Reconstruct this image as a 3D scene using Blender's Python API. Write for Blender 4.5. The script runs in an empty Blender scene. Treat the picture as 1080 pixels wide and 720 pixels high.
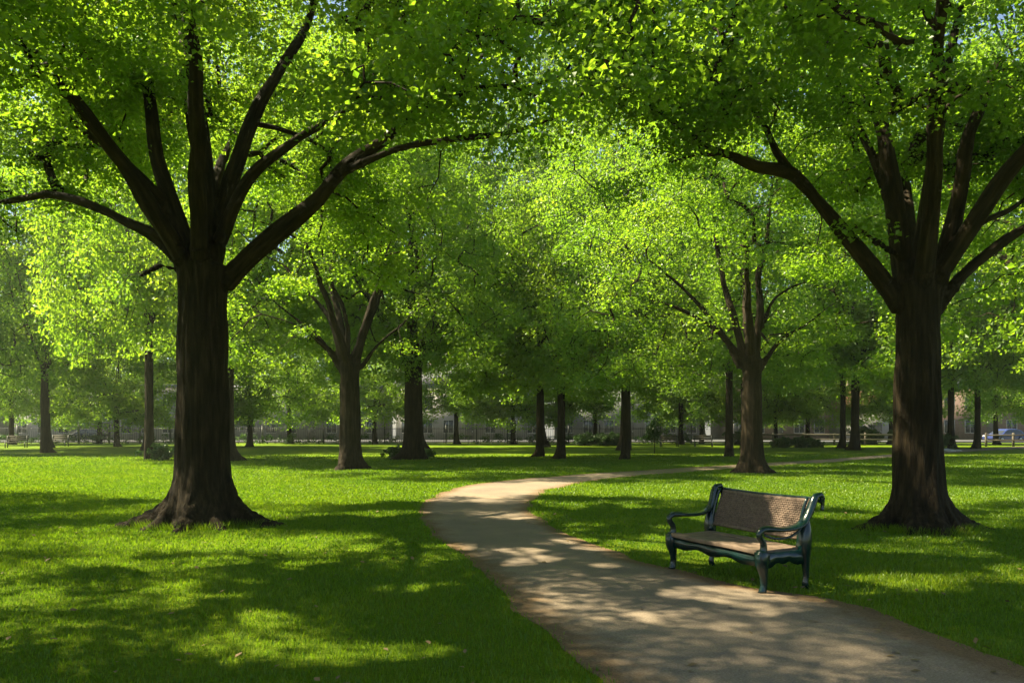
import bpy, bmesh, math, random
import numpy as np
from mathutils import Vector, Matrix, noise

# ------------------------------------------------------------------ camera, light, exposure
F = 800.0            # focal length in pixels of the 1080 px wide photograph
HZ = 450.0           # horizon row
CH = 1.65            # eye height
SUN_EL, SUN_AZ = 51.0, -80.0     # azimuth from +Y towards +X (degrees)
SUN_STRENGTH, SKY_STRENGTH, EXPOSURE = 5.0, 0.05, 2.15

scene = bpy.context.scene
C = scene.collection
cam_d = bpy.data.cameras.new('camera')
cam = bpy.data.objects.new('camera', cam_d); C.objects.link(cam)
cam.location = (0, 0, CH); cam.rotation_euler = (math.radians(90), 0, 0)
cam_d.sensor_width = 36; cam_d.lens = 36 * F / 1080
cam_d.shift_y = (HZ - 360) / 1080
cam_d.clip_start = 0.05; cam_d.clip_end = 3000
scene.camera = cam

w = bpy.data.worlds.new('World'); scene.world = w; w.use_nodes = True
nt = w.node_tree; bg = nt.nodes['Background']
sky = nt.nodes.new('ShaderNodeTexSky'); sky.sky_type = 'NISHITA'; sky.sun_disc = False
sky.sun_elevation = math.radians(SUN_EL); sky.sun_rotation = math.radians(SUN_AZ)
nt.links.new(sky.outputs[0], bg.inputs[0]); bg.inputs[1].default_value = SKY_STRENGTH
sd = bpy.data.lights.new('sun', 'SUN'); sd.energy = SUN_STRENGTH; sd.angle = math.radians(0.7)
sd.color = (1.0, 0.90, 0.61)
sun = bpy.data.objects.new('sun', sd); C.objects.link(sun)
e, a = math.radians(SUN_EL), math.radians(SUN_AZ)
sv = Vector((math.sin(a) * math.cos(e), math.cos(a) * math.cos(e), math.sin(e)))
sun.rotation_euler = sv.to_track_quat('Z', 'Y').to_euler(); sun.location = sv * 60
vs = scene.view_settings
vs.view_transform = 'Standard'; vs.look = 'None'; vs.gamma = 1; vs.use_curve_mapping = False
vs.exposure = EXPOSURE
cy = scene.cycles
cy.use_denoising = True
cy.max_bounces = 7; cy.diffuse_bounces = 4; cy.transmission_bounces = 5; cy.glossy_bounces = 2
cy.transparent_max_bounces = 4; cy.caustics_reflective = False; cy.caustics_refractive = False

# ------------------------------------------------------------------ helpers
def G(px, py, z=0.0):                 # a pixel of the ground -> world
    d = (CH - z) * F / (py - HZ)
    return np.array([(px - 540) * d / F, d, z])
def P(px, py, d):                     # a pixel at distance d -> world
    return np.array([(px - 540) * d / F, d, CH + (HZ - py) * d / F])

def tag(o, label=None, cat=None, group=None, kind=None):
    for k, v in (('label', label), ('category', cat), ('group', group), ('kind', kind)):
        if v: o[k] = v
    return o
def thing(name, label, cat, loc=(0, 0, 0), rz=0.0, group=None):
    o = bpy.data.objects.new(name, None); C.objects.link(o)
    o.location = loc; o.rotation_euler = (0, 0, rz); o.empty_display_size = 0.3
    return tag(o, label, cat, group)
def link(name, me, mat=None, parent=None):
    o = bpy.data.objects.new(name, me); C.objects.link(o)
    if mat is not None and not me.materials: me.materials.append(mat)
    if parent: o.parent = parent
    return o
def copy_tree(o, parent=None):
    c = o.copy(); C.objects.link(c)
    if parent: c.parent = parent
    for ch in [x for x in bpy.data.objects if x.parent == o]: copy_tree(ch, c)
    return c

def np_mesh(name, V, faces_list, smooth=False, attrs=None):
    """faces_list: list of int arrays (n,k)"""
    V = np.asarray(V, np.float32)
    me = bpy.data.meshes.new(name)
    me.vertices.add(len(V)); me.vertices.foreach_set('co', V.ravel())
    fl = [np.asarray(f, np.int32) for f in faces_list if len(f)]
    nl = sum(f.size for f in fl); nf = sum(len(f) for f in fl)
    me.loops.add(nl); me.polygons.add(nf)
    me.loops.foreach_set('vertex_index', np.concatenate([f.ravel() for f in fl]))
    starts, p = [], 0
    for f in fl:
        starts.append(p + np.arange(len(f)) * f.shape[1]); p += f.size
    me.polygons.foreach_set('loop_start', np.concatenate(starts).astype(np.int32))
    if smooth: me.polygons.foreach_set('use_smooth', np.ones(nf, bool))
    for k, val in (attrs or {}).items():
        at = me.attributes.new(k, 'FLOAT', 'POINT')
        at.data.foreach_set('value', np.asarray(val, np.float32))
    me.update(calc_edges=True); me.validate()
    return me

class MB:                              # mesh collector of closed shapes
    def __init__(s): s.v = []; s.q = []; s.t = []; s.n = 0; s.ng = []
    def add(s, V, Q=None, T=None):
        V = np.asarray(V, float)
        if Q is not None and len(Q): s.q.append(np.asarray(Q) + s.n)
        if T is not None and len(T): s.t.append(np.asarray(T) + s.n)
        s.v.append(V); s.n += len(V)
    def box(s, lo, hi, M=None):
        x0, y0, z0 = lo; x1, y1, z1 = hi
        V = np.array([[x0,y0,z0],[x1,y0,z0],[x1,y1,z0],[x0,y1,z0],[x0,y0,z1],[x1,y0,z1],[x1,y1,z1],[x0,y1,z1]], float)
        if M is not None: V = V @ np.array(M.to_3x3()).T + np.array(M.translation)
        s.add(V, [[0,3,2,1],[4,5,6,7],[0,1,5,4],[1,2,6,5],[2,3,7,6],[3,0,4,7]])
    def tube(s, pts, rad, sides=8, cap=True, flat=None):
        """swept tube; rad scalar/array; flat=(a,b) per point multipliers on the frame axes (n,2)"""
        P_ = np.asarray(pts, float); n = len(P_)
        R = np.broadcast_to(np.asarray(rad, float), (n,)).copy()
        T = np.gradient(P_, axis=0); T /= np.linalg.norm(T, axis=1)[:, None] + 1e-9
        up = np.array([0, 0, 1.]) if abs(T[0][2]) < .9 else np.array([1., 0, 0])
        u = np.cross(T[0], up); u /= np.linalg.norm(u)
        V = []; ang = np.linspace(0, 2*math.pi, sides, endpoint=False)
        ca, sa = np.cos(ang), np.sin(ang)
        for i in range(n):
            u = u - T[i] * np.dot(u, T[i]); u /= np.linalg.norm(u) + 1e-9
            b = np.cross(T[i], u)
            fa, fb = (1, 1) if flat is None else flat[i]
            V.append(P_[i] + R[i] * (fa * ca[:, None] * u + fb * sa[:, None] * b))
        V = np.concatenate(V)
        i, j = np.meshgrid(np.arange(n - 1), np.arange(sides), indexing='ij')
        j2 = (j + 1) % sides
        Q = np.stack([i*sides+j, i*sides+j2, (i+1)*sides+j2, (i+1)*sides+j], -1).reshape(-1, 4)
        Tt = None
        if cap:
            V = np.vstack([V, P_[0], P_[-1]]); c0, c1 = n*sides, n*sides+1
            k = np.arange(sides); k2 = (k + 1) % sides
            Tt = np.vstack([np.stack([np.full(sides, c0), k2, k], -1),
                            np.stack([np.full(sides, c1), (n-1)*sides+k, (n-1)*sides+k2], -1)])
        s.add(V, Q, Tt)
    def prism(s, poly, x0, x1):        # polygon of (y,z) extruded along x, polygon as n-gon via fan on centroid
        poly = np.asarray(poly, float); n = len(poly); c = poly.mean(0)
        A = np.column_stack([np.full(n, x0), poly]); B = np.column_stack([np.full(n, x1), poly])
        V = np.vstack([A, B, [[x0, *c]], [[x1, *c]]])
        k = np.arange(n); k2 = (k + 1) % n
        s.add(V, np.stack([k, k2, n+k2, n+k], -1),
              np.vstack([np.stack([np.full(n, 2*n), k2, k], -1), np.stack([np.full(n, 2*n+1), n+k, n+k2], -1)]))
    def mesh(s, name, smooth=False):
        return np_mesh(name, np.concatenate(s.v), [np.concatenate(s.q) if s.q else np.zeros((0,4)), np.concatenate(s.t) if s.t else np.zeros((0,3))], smooth)
    def build(s, name, mat, parent=None, smooth=False, bevel=0):
        o = link(name, s.mesh(name, smooth), mat, parent)
        if bevel:
            m = o.modifiers.new('b', 'BEVEL'); m.width = bevel; m.segments = 2; m.limit_method = 'ANGLE'
        return o

def catmull(pts, step):
    P_ = np.asarray(pts, float)
    ext = np.vstack([2*P_[0]-P_[1], P_, 2*P_[-1]-P_[-2]])
    out = []
    for i in range(1, len(ext) - 2):
        p0, p1, p2, p3 = ext[i-1], ext[i], ext[i+1], ext[i+2]
        k = max(1, int(np.linalg.norm((p2-p1)[:3]) / step))
        for t in np.arange(k) / k:
            out.append(.5*((2*p1)+(-p0+p2)*t+(2*p0-5*p1+4*p2-p3)*t*t+(-p0+3*p1-3*p2+p3)*t**3))
    out.append(P_[-1])
    return np.array(out)

# ------------------------------------------------------------------ materials
def mat(name):
    m = bpy.data.materials.new(name); m.use_nodes = True
    n = m.node_tree; n.nodes.clear()
    out = n.nodes.new('ShaderNodeOutputMaterial')
    return m, n, out
def nd(n, t, **kw):
    x = n.nodes.new(t)
    for k, v in kw.items():
        if k.startswith('i_'): x.inputs[k[2:]].default_value = v
        else: setattr(x, k, v)
    return x
def ramp(n, fac, stops):
    r = n.nodes.new('ShaderNodeValToRGB')
    el = r.color_ramp.elements
    while len(el) < len(stops): el.new(.5)
    for e_, (p, c) in zip(el, stops): e_.position = p; e_.color = (*c, 1) if len(c) == 3 else c
    n.links.new(fac, r.inputs[0]); return r
def noise_tex(n, scale, detail=4, rough=.55, stretch=None, coord='Object'):
    tc = nd(n, 'ShaderNodeTexCoord'); src = tc.outputs[coord]
    if stretch:
        mp = nd(n, 'ShaderNodeMapping'); mp.inputs['Scale'].default_value = stretch
        n.links.new(src, mp.inputs[0]); src = mp.outputs[0]
    t = nd(n, 'ShaderNodeTexNoise'); t.inputs['Scale'].default_value = scale
    t.inputs['Detail'].default_value = detail; t.inputs['Roughness'].default_value = rough
    n.links.new(src, t.inputs['Vector']); return t

def simple(name, col, rough=.6, metal=0, var=.15, scale=6, bump=0.0, spec=.5):
    m, n, out = mat(name)
    b = nd(n, 'ShaderNodeBsdfPrincipled')
    t = noise_tex(n, scale, 6)
    c0 = tuple(x*(1-var) for x in col); c1 = tuple(min(1, x*(1+var)) for x in col)
    r = ramp(n, t.outputs[0], [(.3, c0), (.7, c1)])
    n.links.new(r.outputs[0], b.inputs['Base Color'])
    b.inputs['Roughness'].default_value = rough; b.inputs['Metallic'].default_value = metal
    b.inputs['Specular IOR Level'].default_value = spec
    if bump:
        bp = nd(n, 'ShaderNodeBump', i_Strength=bump, i_Distance=.01)
        n.links.new(t.outputs[0], bp.inputs['Height']); n.links.new(bp.outputs[0], b.inputs['Normal'])
    n.links.new(b.outputs[0], out.inputs[0]); return m

def leafy(name, diff, trans, mixf=.5, gloss=.05, objvar=.25):
    """diff / trans: three stops over the per-leaf tint"""
    m, n, out = mat(name)
    at = nd(n, 'ShaderNodeAttribute', attribute_name='tint')
    oi = nd(n, 'ShaderNodeObjectInfo')
    ma = nd(n, 'ShaderNodeMath', operation='MULTIPLY_ADD'); ma.inputs[1].default_value = objvar; ma.inputs[2].default_value = -objvar/2
    n.links.new(oi.outputs['Random'], ma.inputs[0])
    ad = nd(n, 'ShaderNodeMath', operation='ADD', use_clamp=True)
    n.links.new(at.outputs['Fac'], ad.inputs[0]); n.links.new(ma.outputs[0], ad.inputs[1])
    r1 = ramp(n, ad.outputs[0], list(zip((.05, .5, .95), diff)))
    r2 = ramp(n, ad.outputs[0], list(zip((.05, .5, .95), trans)))
    d = nd(n, 'ShaderNodeBsdfDiffuse'); t = nd(n, 'ShaderNodeBsdfTranslucent')
    n.links.new(r1.outputs[0], d.inputs[0]); n.links.new(r2.outputs[0], t.inputs[0])
    mx = nd(n, 'ShaderNodeMixShader'); mx.inputs[0].default_value = mixf
    n.links.new(d.outputs[0], mx.inputs[1]); n.links.new(t.outputs[0], mx.inputs[2])
    g = nd(n, 'ShaderNodeBsdfGlossy', i_Roughness=.45); g.inputs[0].default_value = (.9, .95, .85, 1)
    m2 = nd(n, 'ShaderNodeMixShader'); m2.inputs[0].default_value = gloss
    n.links.new(mx.outputs[0], m2.inputs[1]); n.links.new(g.outputs[0], m2.inputs[2])
    n.links.new(m2.outputs[0], out.inputs[0]); return m

LEAF = leafy('leaf', [(.034,.085,.007), (.066,.128,.010), (.100,.155,.014)],
                     [(.170,.350,.014), (.290,.485,.020), (.390,.540,.028)], .6, .03)
SHRUB = leafy('shrub_leaf', [(.012,.040,.008), (.022,.062,.010), (.045,.085,.012)],
                     [(.040,.110,.012), (.070,.160,.016), (.110,.190,.020)], .4, .04)
GRASS = leafy('grass_blade', [(.034,.088,.004), (.084,.150,.005), (.140,.186,.008)],
                     [(.095,.220,.006), (.215,.365,.008), (.340,.430,.014)], .45, .02, 0)

def bark():
    m, n, out = mat('bark')
    b = nd(n, 'ShaderNodeBsdfPrincipled', i_Roughness=.9)
    b.inputs['Specular IOR Level'].default_value = .15
    t1 = noise_tex(n, 9, 6, .65)
    at = nd(n, 'ShaderNodeAttribute', attribute_name='bark'); mp = nd(n, 'ShaderNodeMapping'); mp.inputs['Scale'].default_value = (1.9, 1.9, .20)
    n.links.new(at.outputs['Vector'], mp.inputs[0]); n.links.new(mp.outputs[0], t1.inputs['Vector'])
    t2 = noise_tex(n, 2.2, 4, .6)
    r = ramp(n, t1.outputs[0], [(.33, (.008,.0055,.003)), (.52, (.022,.0155,.0085)), (.72, (.050,.036,.021))])
    r2 = ramp(n, t2.outputs[0], [(.35, (.75,.72,.70)), (.65, (1.1,1.05,.95))])
    mx = nd(n, 'ShaderNodeMix', data_type='RGBA', blend_type='MULTIPLY'); mx.inputs[0].default_value = 1
    n.links.new(r.outputs[0], mx.inputs[6]); n.links.new(r2.outputs[0], mx.inputs[7])
    n.links.new(mx.outputs[2], b.inputs['Base Color'])
    bp = nd(n, 'ShaderNodeBump', i_Strength=1.0, i_Distance=.05)
    n.links.new(t1.outputs[0], bp.inputs['Height']); n.links.new(bp.outputs[0], b.inputs['Normal'])
    n.links.new(b.outputs[0], out.inputs[0]); return m
BARK = bark()

def lawn_mat():
    m, n, out = mat('lawn')
    b = nd(n, 'ShaderNodeBsdfPrincipled', i_Roughness=.9); b.inputs['Specular IOR Level'].default_value = .1
    t1 = noise_tex(n, 38, 5, .7); t2 = noise_tex(n, .55, 4, .6)
    r = ramp(n, t1.outputs[0], [(.30, (.060,.115,.004)), (.52, (.118,.180,.006)), (.74, (.180,.228,.010))])
    r2 = ramp(n, t2.outputs[0], [(.35, (.80,.92,.9)), (.65, (1.18,1.06,1.0))])
    mx = nd(n, 'ShaderNodeMix', data_type='RGBA', blend_type='MULTIPLY'); mx.inputs[0].default_value = 1
    n.links.new(r.outputs[0], mx.inputs[6]); n.links.new(r2.outputs[0], mx.inputs[7])
    n.links.new(mx.outputs[2], b.inputs['Base Color'])
    bp = nd(n, 'ShaderNodeBump', i_Strength=1, i_Distance=.05)
    n.links.new(t1.outputs[0], bp.inputs['Height']); n.links.new(bp.outputs[0], b.inputs['Normal'])
    n.links.new(b.outputs[0], out.inputs[0]); return m
LAWN = lawn_mat()

def path_mat():
    m, n, out = mat('path')
    b = nd(n, 'ShaderNodeBsdfPrincipled', i_Roughness=.92); b.inputs['Specular IOR Level'].default_value = .15
    at = nd(n, 'ShaderNodeAttribute', attribute_name='edge')
    t1 = noise_tex(n, 60, 6, .75); t2 = noise_tex(n, .9, 5, .6); t3 = noise_tex(n, 3.5, 5, .65)
    base = ramp(n, t1.outputs[0], [(.30, (.135,.103,.072)), (.5, (.205,.163,.127)), (.72, (.31,.258,.20))])
    big = ramp(n, t2.outputs[0], [(.33, (.80,.80,.82)), (.66, (1.12,1.08,1.0))])
    mx = nd(n, 'ShaderNodeMix', data_type='RGBA', blend_type='MULTIPLY'); mx.inputs[0].default_value = 1
    n.links.new(base.outputs[0], mx.inputs[6]); n.links.new(big.outputs[0], mx.inputs[7])
    dirt = ramp(n, t1.outputs[0], [(.3, (.085,.052,.028)), (.7, (.20,.130,.072))])
    ad = nd(n, 'ShaderNodeMath', operation='MULTIPLY_ADD'); ad.inputs[1].default_value = .9; ad.inputs[2].default_value = -.45
    n.links.new(t3.outputs[0], ad.inputs[0])
    sm = nd(n, 'ShaderNodeMath', operation='ADD', use_clamp=True)
    n.links.new(at.outputs['Fac'], sm.inputs[0]); n.links.new(ad.outputs[0], sm.inputs[1])
    er = ramp(n, sm.outputs[0], [(.42, (0,0,0)), (.85, (1,1,1))])
    m2 = nd(n, 'ShaderNodeMix', data_type='RGBA')
    n.links.new(er.outputs[0], m2.inputs[0]); n.links.new(mx.outputs[2], m2.inputs[6]); n.links.new(dirt.outputs[0], m2.inputs[7])
    n.links.new(m2.outputs[2], b.inputs['Base Color'])
    bp = nd(n, 'ShaderNodeBump', i_Strength=.7, i_Distance=.012)
    n.links.new(t1.outputs[0], bp.inputs['Height']); n.links.new(bp.outputs[0], b.inputs['Normal'])
    n.links.new(b.outputs[0], out.inputs[0]); return m
PATH = path_mat()

IRON = simple('painted_iron', (.0015, .015, .0145), .24, 0, .35, 14, .25, .6)
WICKER = simple('wicker', (.145, .100, .074), .75, 0, .40, 30, .3, .3)
SEATWOOD = simple('weathered_board', (.170, .118, .085), .7, 0, .30, 9, .3, .3)
BLACKIRON = simple('black_iron', (.02, .024, .026), .5)
FENCEWOOD = simple('fence_wood', (.09, .075, .058), .85, 0, .3, 8)
GREYWALL = simple('grey_render', (.15, .145, .15), .9, 0, .18, .8)
PALEWALL = simple('pale_stone', (.23, .215, .205), .9, 0, .18, .7)
BRICK = simple('brown_brick', (.16, .105, .085), .9, 0, .2, 3)
ROOF = simple('slate_roof', (.10, .10, .11), .8, 0, .2, 2)
REDROOF = simple('red_tile_roof', (.26, .095, .065), .85, 0, .25, 3)
PANE = simple('window_glass', (.03, .035, .04), .12, 0, .1, 2)
WHITE = simple('white_paint', (.45, .45, .44), .6, 0, .06, 3)
ASPHALT = simple('asphalt', (.055, .055, .057), .9, 0, .25, 4)
RUBBER = simple('rubber', (.012, .012, .012), .8)
STONE = simple('pale_rock', (.33, .31, .28), .9, 0, .25, 4, .4)
LAMPG = simple('headlamp_glass', (.6, .6, .58), .15)
CARP = {k: simple('car_paint_' + k, c, .25, 0, .03, 2) for k, c in
        dict(black=(.012,.012,.014), white=(.45,.45,.44), silver=(.36,.37,.38), blue=(.03,.045,.16), red=(.22,.02,.02)).items()}

# ------------------------------------------------------------------ ground and path
PAIRS = [((635,720),(1130,719)), ((575,668),(1010,679)), ((530,625),(880,634)), ((490,590),(745,610)),
         ((457,562),(624,574)), ((443,543),(568,547)), ((449,529),(558,534)), ((475,516),(568,522)),
         ((520,508),(602,511.5)), ((600,501),(662,502.8)), ((700,494.5),(745,496.4)), ((800,488.5),(830,490.4)),
         ((870,484.3),(893,486.2)), ((945,478.6),(962,480.2))]
Lw = [np.array([2.6,-4,0]), np.array([1.9,-.5,0]), np.array([1.15,2.6,0])] + [G(*l) for l, r in PAIRS] + [np.array([34,57,0.]), np.array([52,71,0.])]
Rw = [np.array([6.0,-4,0]), np.array([5.0,-.5,0]), np.array([4.35,2.6,0])] + [G(*r) for l, r in PAIRS] + [np.array([34.5,54,0.]), np.array([53,68,0.])]
def dense(cl, k):
    ext = np.vstack([2*cl[0]-cl[1], cl, 2*cl[-1]-cl[-2]]); o = []
    for i in range(1, len(ext)-2):
        p0,p1,p2,p3 = ext[i-1:i+3]
        for t in np.arange(k)/k:
            o.append(.5*((2*p1)+(-p0+p2)*t+(2*p0-5*p1+4*p2-p3)*t*t+(-p0+3*p1-3*p2+p3)*t**3))
    o.append(cl[-1]); return np.array(o)
Ld, Rd = dense(np.array(Lw), 14), dense(np.array(Rw), 14)
rng = np.random.default_rng(5)
for E, sgn in ((Ld, 1), (Rd, -1)):     # a worn, slightly wavering edge
    for i, p in enumerate(E):
        q = Vector((p[0]*1.1, p[1]*1.1, sgn*7.0))
        amp = .10 + .10*min(1, p[1]/20)
        E[i, 0] += amp*noise.noise(q) + .05*noise.noise(q*4); E[i, 1] += amp*.5*noise.noise(q+Vector((9,9,9)))
PATH_POLY = np.vstack([Ld[:, :2], Rd[::-1, :2]])
nu = 17; n_ = len(Ld)
u = np.linspace(0, 1, nu)
PV = Ld[:, None, :]*(1-u)[None, :, None] + Rd[:, None, :]*u[None, :, None]
PV[:, :, 2] = 0.006 + .012*np.sin(np.pi*u)[None, :]
edge = np.tile(np.abs(2*u-1)**2.2, n_)
edge += .35*(np.tile(u, n_) > .6)*(PV[:, :, 1].ravel() < 9.5)*np.clip(np.tile(u, n_)-.6, 0, 1)
ii, jj = np.meshgrid(np.arange(n_-1), np.arange(nu-1), indexing='ij')
Q = np.stack([ii*nu+jj, ii*nu+jj+1, (ii+1)*nu+jj+1, (ii+1)*nu+jj], -1).reshape(-1, 4)
tag(link('path', np_mesh('path', PV.reshape(-1, 3), [Q], True, {'edge': edge}), PATH), kind='structure')

mb = MB(); S = 900.0
gx = np.concatenate([[-S, -200], np.linspace(-80, 80, 41), [200, S]]); gy = np.concatenate([[-S, -200], np.linspace(-40, 78, 41)])
X, Y = np.meshgrid(gx, gy, indexing='ij')
i, j = np.meshgrid(np.arange(len(gx)-1), np.arange(len(gy)-1), indexing='ij'); k = len(gy)
mb.add(np.stack([X.ravel(), Y.ravel(), np.zeros(X.size)], -1), np.stack([i*k+j, (i+1)*k+j, (i+1)*k+j+1, i*k+j+1], -1).reshape(-1, 4))
tag(mb.build('lawn', LAWN), kind='structure')
mb = MB(); mb.add([[-S,78,-.002],[S,78,-.002],[S,S,-.002],[-S,S,-.002]], [[0,1,2,3]])
tag(mb.build('street_ground', ASPHALT), kind='structure')

def in_poly(pts, poly):
    x, y = pts[:, 0], pts[:, 1]; c = np.zeros(len(pts), bool)
    for (x0, y0), (x1, y1) in zip(poly, np.roll(poly, -1, 0)):
        if y0 == y1: continue
        m_ = ((y0 > y) != (y1 > y)); c ^= m_ & (x < (x1-x0)*(y-y0)/(y1-y0)+x0)
    return c

# ------------------------------------------------------------------ trees
def leaf_mesh(name, centers, rad, per, size, rng, flat=.45, up=.75, droop=.25, ctint=None, twigs=None, shafts=None):
    n = len(centers); N = n*per
    ci = np.repeat(np.arange(n), per)
    d = rng.normal(size=(N, 3)); d /= np.linalg.norm(d, axis=1)[:, None]
    r = rng.random(N)**.5
    off = d*r[:, None]*rad[ci][:, None]*np.array([1, 1, flat])
    hr = np.linalg.norm(off[:, :2], axis=1)
    off[:, 2] -= droop*hr*hr/rad[ci]
    pos = centers[ci] + off
    if shafts is not None:               # openings where the foliage is thin along the light: dapples on the ground
        sh = pos-np.outer(pos@shafts, shafts)
        nv_ = np.array([noise.noise(Vector(q)*.82)+.5*noise.noise(Vector(q)*1.9+Vector((7, 3, 1))) for q in sh])
        kp = (nv_ < .265) | (rng.random(N) < .10)
        pos, off, ci = pos[kp], off[kp], ci[kp]; N = len(pos)
    nrm = rng.normal(size=(N, 3))*.5; nrm[:, 2] += up; nrm[:, :2] += off[:, :2]/rad[ci][:, None]*.35
    nrm /= np.linalg.norm(nrm, axis=1)[:, None]
    ax = rng.normal(size=(N, 3)); ax[:, :2] += off[:, :2]/rad[ci][:, None]*.8; ax[:, 2] -= .35
    ax -= nrm*(ax*nrm).sum(1)[:, None]; ax /= np.linalg.norm(ax, axis=1)[:, None]+1e-9
    bx = np.cross(nrm, ax)
    L = size*(.5+rng.random(N)**1.3); W = L*(.34+.12*rng.random(N))
    fold = .25*W
    V = np.empty((N, 4, 3))
    V[:, 0] = pos - ax*(L*.5)[:, None]
    V[:, 1] = pos + bx*W[:, None] + nrm*fold[:, None] - ax*(L*.05)[:, None]
    V[:, 2] = pos + ax*(L*.5)[:, None] - nrm*(L*.12)[:, None]
    V[:, 3] = pos - bx*W[:, None] + nrm*fold[:, None] - ax*(L*.05)[:, None]
    b = np.arange(N)*4
    T = np.concatenate([np.stack([b, b+1, b+2], -1), np.stack([b, b+2, b+3], -1)])
    if ctint is None: ctint = rng.normal(.5, .15, n)
    t = np.clip(ctint[ci] + rng.normal(0, .10, N), 0, 1)
    V = V.reshape(-1, 3); tint = np.repeat(t, 4)
    if twigs is None: return np_mesh(name, V, [T], False, {'tint': tint})
    TV = np.concatenate(twigs.v); TQ = (np.concatenate(twigs.q) if twigs.q else np.zeros((0, 4), int))+len(V)
    TT = (np.concatenate(twigs.t) if twigs.t else np.zeros((0, 3), int))+len(V)
    me = np_mesh(name, np.vstack([V, TV]), [T, TQ, TT], False, {'tint': np.concatenate([tint, np.zeros(len(TV))])})
    mi = np.zeros(len(me.polygons), np.int32); mi[len(T):] = 1
    me.polygons.foreach_set('material_index', mi); me.polygons.foreach_set('use_smooth', mi.astype(bool))
    return me
def leafmats(me, a_):
    me.materials.append(a_); me.materials.append(BARK); return me

def crown_centers(rng, zb, zt, R, n, lop=(0, 0), skew=None, gap=.18):
    """centres of leaf clusters through the crown's volume: domed top, ragged flat underside, gaps where a slow noise is low"""
    out = []; seed = rng.random()*100
    while len(out) < n:
        a_ = rng.random()*2*math.pi; rr = math.sqrt(rng.random()); z = rng.random()
        x, y = rr*math.cos(a_), rr*math.sin(a_)
        lobe = 1 + .16*math.sin(3*a_+seed) + .10*math.sin(5*a_+2*seed) + .06*math.sin(9*a_+seed*3)
        q = rr/lobe
        top = math.sqrt(max(0, 1-q**2.2)) ; bot = .20*q**1.5 + .10*math.sin(4*a_+seed)*q
        low = .16*(1-q)                               # the underside rises towards the trunk
        if q > 1 or z > .22+.78*top or z < low - bot*0: continue
        inner = q < .55 and .25 < z < .62
        if inner and rng.random() < .55: continue
        p = Vector((x*R+lop[0]*q, y*R+lop[1]*q, zb+z*(zt-zb)))
        if noise.noise(p*.42+Vector((seed, 0, 0))) + .5*noise.noise(p*.95+Vector((0, seed, 0))) < -gap: continue
        out.append(p)
    return np.array(out)

def grow(limbs, centers, rng, tw=.011):
    """limbs: list of (points, r0, r1) in tree space.  Connects every cluster centre to the skeleton; returns MB of branches"""
    pos, par, lr = [], [], []
    for pts, r0, r1 in limbs:
        pp = catmull(pts, .35)
        s = len(pp)
        for k_, p in enumerate(pp):
            if k_ < s*.30: continue
            pos.append(p); par.append(-1); lr.append(r0+(r1-r0)*k_/(s-1))
    pos = [np.array(p) for p in pos]
    base = np.array(pos)
    dd = np.linalg.norm(centers[:, None, :]-base[None], axis=2).min(1)
    order = np.argsort(dd)
    cap = np.zeros((len(pos)+len(centers)*4+10, 3)); cap[:len(pos)] = base; cnt = len(pos)
    paths = []; owner = [-1]*cnt; load = []
    for c in order:
        t = centers[c]
        D = np.linalg.norm(cap[:cnt]-t, axis=1)
        out = np.linalg.norm(cap[:cnt, :2], axis=1)-np.linalg.norm(t[:2])
        cost = D + .7*np.maximum(0, out) + .35*np.maximum(0, cap[:cnt, 2]-t[2])
        b = int(np.argmin(cost)); s0 = cap[b].copy()
        L = np.linalg.norm(t-s0); k_ = 3 if L > .6 else 2
        pts = [s0]
        for q in range(1, k_):
            f = q/k_; m_ = s0+(t-s0)*f + rng.normal(size=3)*.07*L; m_[2] += .10*L*math.sin(math.pi*f); pts.append(m_)
        pts.append(t)
        pid = len(paths); paths.append((np.array(pts), b)); load.append(1)
        for q in pts[1:]:
            cap[cnt] = q; cnt += 1; owner.append(pid)
        o_ = owner[b]
        while o_ >= 0:
            load[o_] += 1; o_ = owner[paths[o_][1]]
    mb = MB()
    for (pts, b), ld in zip(paths, load):
        r = tw*ld**.5+.004
        lim = lr[b]*.75 if owner[b] < 0 and b < len(lr) else 1
        r = min(r, max(lim, .015))
        mb.tube(pts, np.linspace(r, max(.006, r*.55), len(pts)), 6 if r > .03 else 4, False)
    return mb

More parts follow.
